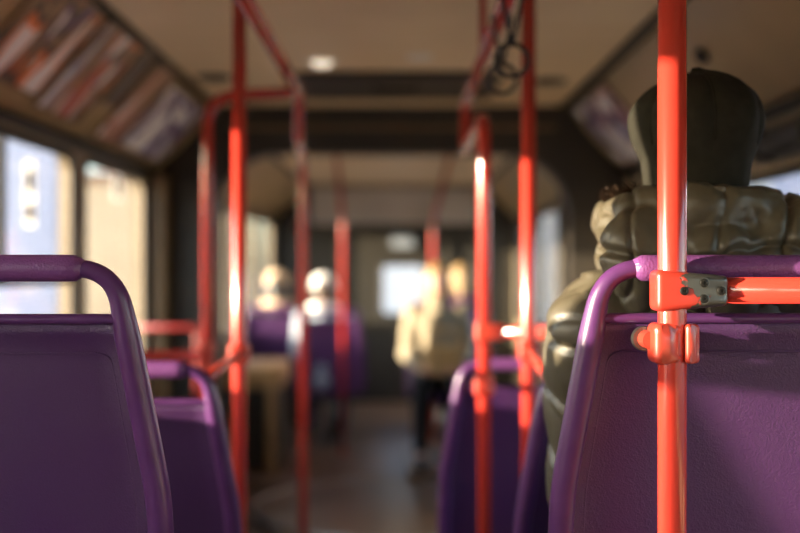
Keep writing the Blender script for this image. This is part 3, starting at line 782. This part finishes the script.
# stickers on the left windows
def sticker(y, z, w_, h_, mats, label):
    r = empty('window_sticker', (XL-0.0262, y, z))
    V = []; pts = rrect(-w_/2, w_/2, -h_/2, h_/2, 0.012, 4); n = len(pts)
    bm = bmesh.new(); vv = [bm.verts.new((0.0, p[0], p[1])) for p in pts]+[bm.verts.new((0.0012, p[0], p[1])) for p in pts]
    bm.faces.new(vv[:n][::-1]); bm.faces.new(vv[n:])
    for k in range(n): bm.faces.new((vv[k], vv[(k+1) % n], vv[n+(k+1) % n], vv[n+k]))
    link('sticker_sheet', bm_mesh('sticker', bm), mats[0], r)
    lathe('sticker_symbol', [(0.002, 0.0012), (w_*0.36, 0.0012), (w_*0.36, 0.0018), (0.002, 0.0018)], mats[1], r, 24, 'X', (0, 0, h_*0.2))
    box('sticker_band', 0.0012, 0.0018, -w_*0.36, w_*0.36, -h_*0.38, -h_*0.16, mats[2], r, 0)
    return tag(r, label, 'sticker', 'stickers on the left windows')
sticker(3.98, 1.66, 0.12, 0.24, ('sticker_white', 'sticker_grey', 'sticker_tan'), 'pale upright sticker on the left sliding window')
sticker(5.22, 1.765, 0.17, 0.11, ('sticker_white', 'sticker_grey', 'sticker_tan'), 'small pale sticker in the top corner of the left window near portal')

# tan box below the far left seat
wb = empty('wheel_arch_box', (-1.0, 7.9, 0))
bm = bmesh.new(); box_bm(bm, -0.295, 0.18, -0.30, 0.30, 0.0, 0.70, 0.05, 5)
link('box_body', bm_mesh('box_body', bm), 'back_panel', wb, smooth=True)
box('box_lid', -0.295, 0.20, -0.32, 0.32, 0.56, 0.72, 'tan_plastic', wb, 0.03, 4, True)
box('corner_post', 0.09, 0.15, -0.34, -0.29, 0.0, 0.60, 'tan_plastic', wb, 0.012, 3, True)
tag(wb, 'tan topped wheel arch box low on the left beyond the portal', 'box')
# small display box on the end wall
db = empty('display_box', (0.03, YE-0.045, 1.58))
box('display_case', -0.13, 0.13, -0.045, 0.045, 0.0, 0.17, 'black_plastic', db, 0.012)
box('display_screen', -0.11, 0.11, -0.048, -0.044, 0.02, 0.15, 'cloth_greyblue', db, 0.002)
tag(db, 'small display box above the far end window', 'display')

# ------------------------------------------------------------------ people
def capsule(bm, p0, r0, p1, r1, seg=16, rings=5):
    p0 = Vector(p0); p1 = Vector(p1); ax = (p1-p0); L = ax.length
    if L < 1e-6: ax = Vector((0, 0, 1))
    ax.normalize(); q = ax.to_track_quat('Z', 'Y').to_matrix()
    R_ = []
    for i in range(rings+1):
        a = -PI/2+PI/2*i/rings; R_.append((r0*math.cos(a), r0*math.sin(a)))
    for i in range(rings+1):
        a = PI/2*i/rings; R_.append((r1*math.cos(a), L+r1*math.sin(a)))
    vs_ = []
    for r, z in R_:
        vs_.append([bm.verts.new(p0+q@Vector((max(r, 1e-4)*math.cos(2*PI*k/seg), max(r, 1e-4)*math.sin(2*PI*k/seg), z))) for k in range(seg)])
    for i in range(len(vs_)-1):
        for k in range(seg): bm.faces.new((vs_[i][k], vs_[i][(k+1) % seg], vs_[i+1][(k+1) % seg], vs_[i+1][k]))
    bm.faces.new(vs_[0][::-1]); bm.faces.new(vs_[-1])
def ellipsoid(bm, c, r, seg=20, rings=14, rot=None):
    c = Vector(c); vs_ = []
    for i in range(rings+1):
        a = -PI/2+PI*i/rings; cr = max(math.cos(a), 1e-3)
        row = []
        for k in range(seg):
            v = Vector((r[0]*cr*math.cos(2*PI*k/seg), r[1]*cr*math.sin(2*PI*k/seg), r[2]*math.sin(a)))
            if rot: v = rot@v
            row.append(bm.verts.new(c+v))
        vs_.append(row)
    for i in range(rings):
        for k in range(seg): bm.faces.new((vs_[i][k], vs_[i][(k+1) % seg], vs_[i+1][(k+1) % seg], vs_[i+1][k]))
    bm.faces.new(vs_[0][::-1]); bm.faces.new(vs_[-1])
def melt(name, build, voxel, mat, parent=None, smooth_it=4, post=None):
    """union of rounded solids -> one continuous smooth surface"""
    bm = bmesh.new(); build(bm)
    me = bm_mesh(name, bm); o = bpy.data.objects.new(name, me); COL.objects.link(o)
    md = o.modifiers.new('r', 'REMESH'); md.mode = 'VOXEL'; md.voxel_size = voxel
    sm = o.modifiers.new('s', 'SMOOTH'); sm.factor = 0.5; sm.iterations = smooth_it
    dg = bpy.context.evaluated_depsgraph_get()
    new = bpy.data.meshes.new_from_object(o.evaluated_get(dg))
    bpy.data.objects.remove(o); bpy.data.meshes.remove(me)
    new.name = name; new.materials.clear()
    if post: post(new)
    return link(name, new, mat, parent, smooth=True)

def creases(p, f, seed):
    v = Vector((p[0]*f+seed, p[1]*f, p[2]*f*0.8)); wv = Vector((noise.noise(v*0.6), noise.noise(v*0.6+Vector((7, 3, 1))), noise.noise(v*0.6+Vector((2, 9, 4)))))
    a = 1-abs(noise.noise(v+wv*1.3)); return max(0.0, (a-0.72)/0.28)**2
J0 = dict(pelvis=(0, 0.0, 0.55), waist=(0, -0.02, 0.72), chest=(0, -0.03, 0.90), neck=(0, -0.03, 1.06), head=(0, 0.0, 1.215),
          hip=(0.09, 0.02, 0.53), knee=(0.12, 0.42, 0.52), ankle=(0.12, 0.42, 0.09), toe=(0.125, 0.55, 0.035),
          sho=(0.165, -0.03, 0.985), elb=(0.205, 0.04, 0.71), wri=(0.11, 0.26, 0.63), hand=(0.085, 0.335, 0.625))
def mir(p, s): return (p[0]*s, p[1], p[2])
def make_person(label, loc, rz, voxel, coat, trouser, hair, hat=None, J=None, lap=0.0, coat_fn=None, hat_fn=None, scarf=None):
    J = dict(J0, **(J or {}))
    def body(bm):
        capsule(bm, J['pelvis'], 0.125, J['waist'], 0.115); capsule(bm, J['waist'], 0.115, J['chest'], 0.125)
        for s in (-1, 1):
            capsule(bm, (0.05*s, J['chest'][1], J['chest'][2]), 0.105, mir(J['sho'], s), 0.055)
            capsule(bm, mir(J['hip'], s), 0.085, mir(J['knee'], s), 0.056); capsule(bm, mir(J['knee'], s), 0.055, mir(J['ankle'], s), 0.036)
            capsule(bm, mir(J['ankle'], s), 0.036, mir(J['toe'], s), 0.030)
            capsule(bm, mir(J['sho'], s), 0.050, mir(J['elb'], s), 0.040); capsule(bm, mir(J['elb'], s), 0.040, mir(J['wri'], s), 0.027)
            # palm, four fingers and a thumb resting on the thigh
            wv = Vector(mir(J['wri'], s)); hv = Vector(mir(J['hand'], s)); f = (hv-wv).normalized(); side = f.cross(Vector((0, 0, 1))).normalized()*s
            for q in (-0.028, -0.009, 0.010, 0.028): capsule(bm, wv+side*q*0.5, 0.016, hv+side*q, 0.0125, 10, 3)
            for q, ln in ((-0.031, 0.062), (-0.010, 0.075), (0.011, 0.080), (0.032, 0.070)):
                a = hv+side*q; b = a+f*ln*0.5+Vector((0, 0, 0.004)); c = b+f*ln*0.45+Vector((0, 0, -0.018))
                capsule(bm, a, 0.0095, b, 0.009, 8, 3); capsule(bm, b, 0.009, c, 0.0075, 8, 3)
            th = wv+(hv-wv)*0.45-side*(-0.030)
            capsule(bm, th, 0.013, th+side*0.022+f*0.035, 0.010, 8, 3); capsule(bm, th+side*0.022+f*0.035, 0.010, th+side*0.022+f*0.062+Vector((0, 0, -0.008)), 0.0085, 8, 3)
        h = Vector(J['head'])
        capsule(bm, J['neck'], 0.055, h-Vector((0, 0.01, 0.06)), 0.052)
        ellipsoid(bm, h+Vector((0, -0.012, 0.010 if hat_fn else 0.022)), (0.072, 0.090, 0.074) if hat_fn else (0.076, 0.094, 0.088)); ellipsoid(bm, h+Vector((0, 0.016, -0.035)), (0.060, 0.072, 0.082))
        capsule(bm, h+Vector((0, 0.078, 0.008)), 0.008, h+Vector((0, 0.104, -0.028)), 0.012, 10, 4)
        for s in (-1, 1):
            ellipsoid(bm, h+Vector((0.010*s, 0.098, -0.030)), (0.009, 0.009, 0.007), 8, 6)
            ellipsoid(bm, h+Vector(((0.062 if hat_fn else 0.078)*s, -0.005, -0.008)), (0.009, 0.020, 0.030), 10, 8)
            capsule(bm, h+Vector((0.014*s, 0.084, 0.026)), 0.008, h+Vector((0.045*s, 0.072, 0.024)), 0.007, 8, 3)
        capsule(bm, h+Vector((-0.02, 0.080, -0.060)), 0.006, h+Vector((0.02, 0.080, -0.060)), 0.006, 8, 3)
        capsule(bm, h+Vector((-0.017, 0.079, -0.069)), 0.0065, h+Vector((0.017, 0.079, -0.069)), 0.0065, 8, 3)
    o = melt('person', body, voxel, 'skin', None, 3)
    h = Vector(J['head'])
    for s in (-1, 1):
        lathe('eye', [(0.0005, 0.0), (0.008, 0.002), (0.011, 0.008), (0.008, 0.012), (0.0005, 0.013)], 'eye_white', o, 14, 'Y', h+Vector((0.030*s, 0.066, 0.004)))
    def hairb(bm):
        if hat_fn: ellipsoid(bm, h+Vector((0, -0.020, -0.030)), (0.074, 0.066, 0.055)); return
        ellipsoid(bm, h+Vector((0, -0.022, 0.032)), (0.086, 0.098, 0.090))
        ellipsoid(bm, h+Vector((0, -0.055, -0.02)), (0.080, 0.060, 0.075))
        if hair[1]:
            for s in (-1, 1): capsule(bm, h+Vector((0.065*s, -0.03, 0.0)), 0.03, h+Vector((0.075*s, -0.03, -0.14)), 0.028)
            capsule(bm, h+Vector((0, -0.07, 0)), 0.05, h+Vector((0, -0.085, -0.14)), 0.04)
    melt('hair', hairb, 0.008, hair[0], o, 3)
    g = 0.022
    if coat_fn: coat_fn(o, J)
    else:
        def coatb(bm):
            capsule(bm, (0, J['pelvis'][1], J['pelvis'][2]-0.03), 0.158, J['waist'], 0.15); capsule(bm, J['waist'], 0.145, J['chest'], 0.148)
            for s in (-1, 1):
                capsule(bm, (0.06*s, J['chest'][1], J['chest'][2]), 0.125, mir(J['sho'], s), 0.075)
                capsule(bm, mir(J['sho'], s), 0.073, mir(J['elb'], s), 0.060); capsule(bm, mir(J['elb'], s), 0.060, mir(J['wri'], s), 0.045)
            capsule(bm, (0, J['neck'][1]-0.01, J['neck'][2]-0.07), 0.085, (0, J['neck'][1]+0.005, J['neck'][2]+0.005), 0.07)
        def wr(me):
            n = len(me.vertices); co = np.empty(n*3, 'f'); me.vertices.foreach_get('co', co); co = co.reshape(-1, 3)
            no = np.empty(n*3, 'f'); me.vertices.foreach_get('normal', no); no = no.reshape(-1, 3)
            d = np.array([noise.noise(Vector((p[0]*9, p[1]*9, p[2]*16))) for p in co])*0.010
            me.vertices.foreach_set('co', (co+no*d[:, None]).ravel())
        melt('jacket', coatb, 0.011, coat, o, 4, wr)
    def trb(bm):
        capsule(bm, J['pelvis'], 0.138, (0, J['pelvis'][1], J['pelvis'][2]+0.06), 0.13)
        for s in (-1, 1):
            capsule(bm, mir(J['hip'], s), 0.100, mir(J['knee'], s), 0.072); capsule(bm, mir(J['knee'], s), 0.072, mir(J['ankle'], s), 0.054)
    melt('trousers', trb, 0.011, trouser, o, 4)
    for s in (-1, 1):
        def sh(bm):
            a = Vector(mir(J['ankle'], s)); t_ = Vector(mir(J['toe'], s))
            capsule(bm, (a.x, a.y-0.03, a.z-0.045), 0.042, t_, 0.040); capsule(bm, (a.x, a.y, a.z+0.02), 0.046, (a.x, a.y, a.z-0.03), 0.045)
        melt('shoe', sh, 0.008, 'leather_black', o, 2)
    if hat_fn: hat_fn(o, J)
    elif hat:
        prof = []
        for z, r in ((0.018, 0.090), (0.012, 0.097), (0.045, 0.099), (0.050, 0.095), (0.085, 0.090), (0.115, 0.066), (0.130, 0.035), (0.134, 0.003)): prof.append((r, z))
        k = lathe('knit_hat', prof, hat, o, 28, 'Z', h+Vector((0, -0.012, 0.0)))
    if scarf:
        tube('scarf', [(0.088*math.sin(2*PI*i/20), J['neck'][1]+0.01+0.085*math.cos(2*PI*i/20), J['neck'][2]+0.02) for i in range(20)], 0.036, scarf, o, 12, True)
    o.location = loc; o.rotation_euler = (0, 0, rz)
    tag(o, label, 'person')
    return o

# --- the passenger in front: quilted olive jacket with hood, loose dark cap
MX, MY, MZ = 0.442, 1.655, 0.35
def main_coat(o, J):
    S = J['sho']; E_ = J['elb']; W_ = J['wri']; C_ = J['chest']; P_ = J['pelvis']; N_ = J['neck']
    caps = [((0, P_[1]+0.01, P_[2]-0.04), 0.150, J['waist'], 0.138), (J['waist'], 0.138, C_, 0.140)]
    for s in (-1, 1):
        caps += [((0.07*s, C_[1], C_[2]), 0.135, mir(S, s), 0.082), (mir(S, s), 0.082, mir(E_, s), 0.070), (mir(E_, s), 0.070, mir(W_, s), 0.052)]
    arms = [(Vector(mir(S, s)), Vector(mir(E_, s)), Vector(mir(W_, s))) for s in (-1, 1)]
    def b(bm):
        for a, r0, c, r1 in caps: capsule(bm, a, r0, c, r1, 22, 6)
        capsule(bm, (-0.07, C_[1]-0.02, 1.01), 0.08, (0.07, C_[1]-0.02, 1.01), 0.08)
        capsule(bm, (0, N_[1], 1.00), 0.10, (0, N_[1]+0.01, 1.09), 0.082)
    def post(me):
        n = len(me.vertices); co = np.empty(n*3, 'f'); me.vertices.foreach_get('co', co); co = co.reshape(-1, 3)
        no = np.empty(n*3, 'f'); me.vertices.foreach_get('normal', no); no = no.reshape(-1, 3)
        d = np.zeros(n)
        for i, p in enumerate(co):
            v = Vector(p); best = 9; tpar = None
            for (a, e, wv) in arms:
                for (u0, u1, base) in ((a, e, 0.0), (e, wv, (e-a).length)):
                    ax = u1-u0; L = ax.length; t = max(0, min(1, (v-u0).dot(ax)/(L*L))); dist = (v-(u0+ax*t)).length
                    if dist < best: best = dist; tpar = base+t*L
            arm = best < 0.092
            q = (tpar if arm else 1.2-v.z) / (0.105 if arm else 0.095) + 0.35*noise.noise(Vector((p[0]*5, p[1]*5, p[2]*5+3)))
            f = abs((q % 1.0)-0.5)*2          # 1 at the seam
            groove = -0.008*max(0, (f-0.72)/0.28)**1.6
            puff = 0.004*(1-f*f)
            wrk = 0.004*noise.noise(Vector((p[0]*22, p[1]*22, p[2]*9))) + 0.006*noise.noise(Vector((p[0]*9+5, p[1]*9, p[2]*12)))
            pk = 0.0
            if v.z > 1.04: groove = 0
            d[i] = groove+puff+wrk+pk - 0.0045*creases(p, 9, 2.0)
        me.vertices.foreach_set('co', (co+no*d[:, None]).ravel())
    melt('jacket', b, 0.005, 'coat_olive', o, 5, post)
    # hood lying folded on the shoulders
    def hb(bm):
        c0 = Vector((0, 0.0, 1.09))
        P = []
        for k in range(17):
            a = math.radians(-218+256*k/16)
            P.append(Vector((0.124*math.cos(a), -0.010+0.104*math.sin(a), 1.120 - 0.010*math.sin(a))))
        for i in range(16): capsule(bm, P[i], 0.036, P[i+1], 0.036, 14, 4)
        ellipsoid(bm, (-0.085, -0.105, 1.055), (0.080, 0.052, 0.085))
        ellipsoid(bm, (0.085, -0.105, 1.06), (0.082, 0.052, 0.088))
        ellipsoid(bm, (0.0, -0.115, 1.035), (0.09, 0.050, 0.085))
        ellipsoid(bm, (-0.108, -0.035, 1.05), (0.052, 0.075, 0.068)); ellipsoid(bm, (0.112, -0.035, 1.055), (0.052, 0.075, 0.070))
    def hpost(me):
        n = len(me.vertices); co = np.empty(n*3, 'f'); me.vertices.foreach_get('co', co); co = co.reshape(-1, 3)
        no = np.empty(n*3, 'f'); me.vertices.foreach_get('normal', no); no = no.reshape(-1, 3)
        d = np.zeros(n)
        for i, p in enumerate(co):
            x, y, z = p
            g = 0.0
            # cross seam along the hood rim, and side seams
            zs = 1.068+0.012*math.sin(x*22)+0.006*noise.noise(Vector((x*40, 0, 0)))
            g -= 0.012*math.exp(-((z-zs)/0.006)**2)*(1 if y < 0 else 0)
            for xs in (-0.052+0.25*(1.07-z), 0.078-0.3*(1.07-z)): g -= 0.011*math.exp(-((x-xs)/0.006)**2)*(1 if (y < 0) else 0)
            wrk = 0.012*noise.noise(Vector((x*11+z*7, y*11, z*15-x*8))) + 0.004*noise.noise(Vector((x*26+z*16, y*20, z*22)))
            d[i] = g+wrk - 0.007*creases((x+z*0.5, y, z-x*0.5), 9, 8.0) - 0.0015*creases(p, 24, 3.0)
        me.vertices.foreach_set('co', (co+no*d[:, None]).ravel())
    hood = melt('hood', hb, 0.0035, 'coat_olive', o, 3, hpost)
    # dark fur trim strands along the left rim of the hood
    rnd = random.Random(3); V = []; F = []
    for i in range(900):
        k = rnd.random(); a = math.radians(150+70*k)
        base = Vector((0.128*math.cos(a), -0.005+0.110*math.sin(a), 1.150+rnd.uniform(-0.014, 0.012)))
        d0 = Vector((math.cos(a)*0.7+rnd.uniform(-.5, .5), math.sin(a)*0.7+rnd.uniform(-.5, .5), rnd.uniform(0.0, 1.0))).normalized()
        L = rnd.uniform(0.010, 0.024); sd = d0.cross(Vector((rnd.random(), rnd.random(), rnd.random()))).normalized()
        p0 = base; p1 = base+d0*L*0.5+sd*0.004; p2 = base+d0*L+sd*0.001-Vector((0, 0, 0.004)); ww = sd.cross(d0)*0.0009
        j = len(V); V += [p0-ww, p0+ww, p1+ww, p1-ww, p2]; F += [(j, j+1, j+2, j+3), (j+3, j+2, j+4)]
    fur = link('fur_trim', mesh('fur_trim', V, F), 'hair_brown', hood); fur['kind'] = 'stuff'
    box('hang_loop', -0.020, 0.004, -0.136, -0.126, 1.150, 1.161, 'coat_olive', hood, 0.003)
def main_hat(o, J):
    h = Vector(J['head'])
    prof = [(-0.092, 0.0690), (-0.090, 0.0725), (-0.060, 0.0760), (-0.036, 0.0785), (-0.030, 0.0800), (-0.014, 0.0875), (0.006, 0.0935), (0.025, 0.0955), (0.042, 0.0925), (0.057, 0.0855), (0.069, 0.0760), (0.079, 0.0640), (0.087, 0.0500), (0.093, 0.0340), (0.0965, 0.0180), (0.0980, 0.004)]
    seg = 96; V = []; F = []
    for j, (z, r) in enumerate(prof):
        for k in range(seg):
            a = 2*PI*k/seg
            lob = abs(math.sin(3*(a+PI/2)))          # six gores, seam at the centre back
            up = min(1, max(0, (z+0.03)/0.05))
            rr = r*(1+up*(0.085*lob**0.55-0.050))
            wob = 0.004*noise.noise(Vector((math.cos(a)*2.2, math.sin(a)*2.2, z*22)))+0.003*noise.noise(Vector((math.cos(a)*5, math.sin(a)*5, z*40)))
            rr += wob*up
            zz = z + up*0.006*math.sin(a*1+0.8)*(1 if z > 0.03 else 0)
            V.append(h+Vector((rr*math.cos(a)+0.0, rr*1.12*math.sin(a)-0.004, zz)))
    n = len(prof)
    for j in range(n-1):
        for k in range(seg): F.append((j*seg+k, j*seg+(k+1) % seg, (j+1)*seg+(k+1) % seg, (j+1)*seg+k))
    F.append(tuple((n-1)*seg+k for k in range(seg)))
    bm = bmesh.new(); vv = [bm.verts.new(p) for p in V]
    for q in F: bm.faces.new([vv[i] for i in q])
    me = bm_mesh('cap', bm); c = link('cap', me, 'hat_wool', o, smooth=True)
    sb = c.modifiers.new('sub', 'SUBSURF'); sb.levels = 1; sb.render_levels = 1
    for g in range(6):
        a = -PI/2+PI*g/3; pts = []
        for j in range(5, n):
            k = int(round((a % (2*PI))/(2*PI)*seg)) % seg; q = V[j*seg+k]; ctr = h+Vector((0, -0.004, q.z-h.z-0.02)); pts.append(q+(q-ctr).normalized()*0.0004)
        tube('cap_seam', pts, 0.0016, 'hat_wool', c, 6)
    lathe('cap_button', [(0.0005, 0.006), (0.005, 0.005), (0.0075, 0.002), (0.008, -0.002), (0.0005, -0.003)], 'hat_wool', c, 16, 'Z', h+Vector((0, -0.004, 0.0985)))
main = make_person('passenger seen from behind in a dark loose cap and quilted olive hooded jacket', (MX, MY, MZ), 0, 0.006, None, 'cloth_denim', ('hair_brown', False),
    J=dict(sho=(0.148, -0.03, 0.965), elb=(0.140, 0.09, 0.70), head=(-0.008, -0.02, 1.238), knee=(0.12, 0.33, 0.53), ankle=(0.12, 0.28, 0.09), toe=(0.125, 0.40, 0.035), wri=(0.11, 0.22, 0.65), hand=(0.085, 0.29, 0.64)), coat_fn=main_coat, hat_fn=main_hat)

# --- blurred passengers beyond the articulation
make_person('blurred passenger in a white hat on the bright far left seat', (-0.60, 8.79, 0.0), 0, 0.008, 'cloth_greyblue', 'cloth_denim', ('hair_brown', False), hat='cloth_white', scarf='cloth_white')
make_person('blurred passenger in a beige hat and black coat at the far left window', (-1.02, 9.19, 0.02), 0, 0.008, 'cloth_black', 'cloth_denim', ('hair_black', True), hat='cloth_beige', scarf='cloth_beige')
make_person('blurred passenger in a cream jacket facing the camera right of the aisle', (0.26, 7.70, 0.09), PI, 0.008, 'cloth_cream', 'cloth_black', ('hair_blond', True))
make_person('blurred fair haired passenger in a brown coat at the far right', (0.52, 9.44, 0.09), 0, 0.008, 'cloth_brown', 'cloth_black', ('hair_blond', True))
bag = empty('shoulder_bag', (0.30, 7.40, 0.09+0.585))
box('bag_body', -0.13, 0.13, -0.06, 0.06, 0.0, 0.20, 'bag_canvas', bag, 0.03, 4, True)
box('bag_flap', -0.132, 0.132, -0.068, -0.02, 0.09, 0.208, 'bag_canvas', bag, 0.02, 3, True)
tube('bag_strap', [Vector(p) for p in fillet([(-0.12, 0, 0.18), (-0.10, 0.02, 0.30), (0.10, 0.02, 0.30), (0.12, 0, 0.18)], 0.06, 6)], 0.009, 'bag_canvas', bag, 10)
tag(bag, 'tan bag on the lap of the cream jacketed passenger', 'bag')

# ------------------------------------------------------------------ outside
g = box('ground', -120, 120, -80, 200, -0.45, -0.35, 'asphalt', None, 0); struct(g)
def building(label, x0, x1, y0, y1, h, mat, nx, nz, face='-Y', roof='roof_tile', rz=0):
    r = empty('building', ((x0+x1)/2, (y0+y1)/2, -0.35), rz); hx = (x1-x0)/2; hy = (y1-y0)/2
    box('wall', -hx, hx, -hy, hy, 0, h, mat, r, 0.02, 1)
    box('roof', -hx-0.3, hx+0.3, -hy-0.3, hy+0.3, h, h+0.25, roof, r, 0.05, 1)
    wm = None
    fw = 2*hx if face == '-Y' else 2*hy
    for i in range(nx):
        for j in range(nz):
            u = -fw/2+fw*(i+0.5)/nx; z = 1.0+(h-1.0)*(j+0.35)/max(nz, 1)
            if wm is None:
                f = box('window', -0.55, 0.55, -0.06, 0.02, -0.75, 0.75, 'facade_white', r, 0.02, 1); p = box('pane', -0.46, 0.46, -0.07, -0.04, -0.66, 0.66, 'facade_window', f, 0.0); wm = (f, p)
            else:
                f = wm[0].copy(); COL.objects.link(f); f.parent = r; p = wm[1].copy(); COL.objects.link(p); p.parent = f
            if face == '-Y': f.location = (u, -hy, z)
            elif face == '+X': f.location = (hx, u, z); f.rotation_euler = (0, 0, PI/2)
            else: f.location = (-hx, u, z); f.rotation_euler = (0, 0, -PI/2)
    return tag(r, label, 'building')
building('low beige building seen through the left window nearest the portal', -15, -7.4, 38, 50, 4.7, 'facade_beige', 0, 0)
building('pale blue building seen through the left sliding window', -20, -8.3, 27, 29, 10, 'facade_blue', 0, 0)
building('white building seen through the far right windows', 8, 16, 44, 90, 9, 'facade_white', 8, 2, '-X')
building('pale building closing the street seen through the end window', -4, 5, 34, 42, 7, 'facade_white', 0, 0)
building('tall pale building across the street right of the bus', 12, 20, 8, 36, 8, 'facade_blue', 6, 2, '-X')
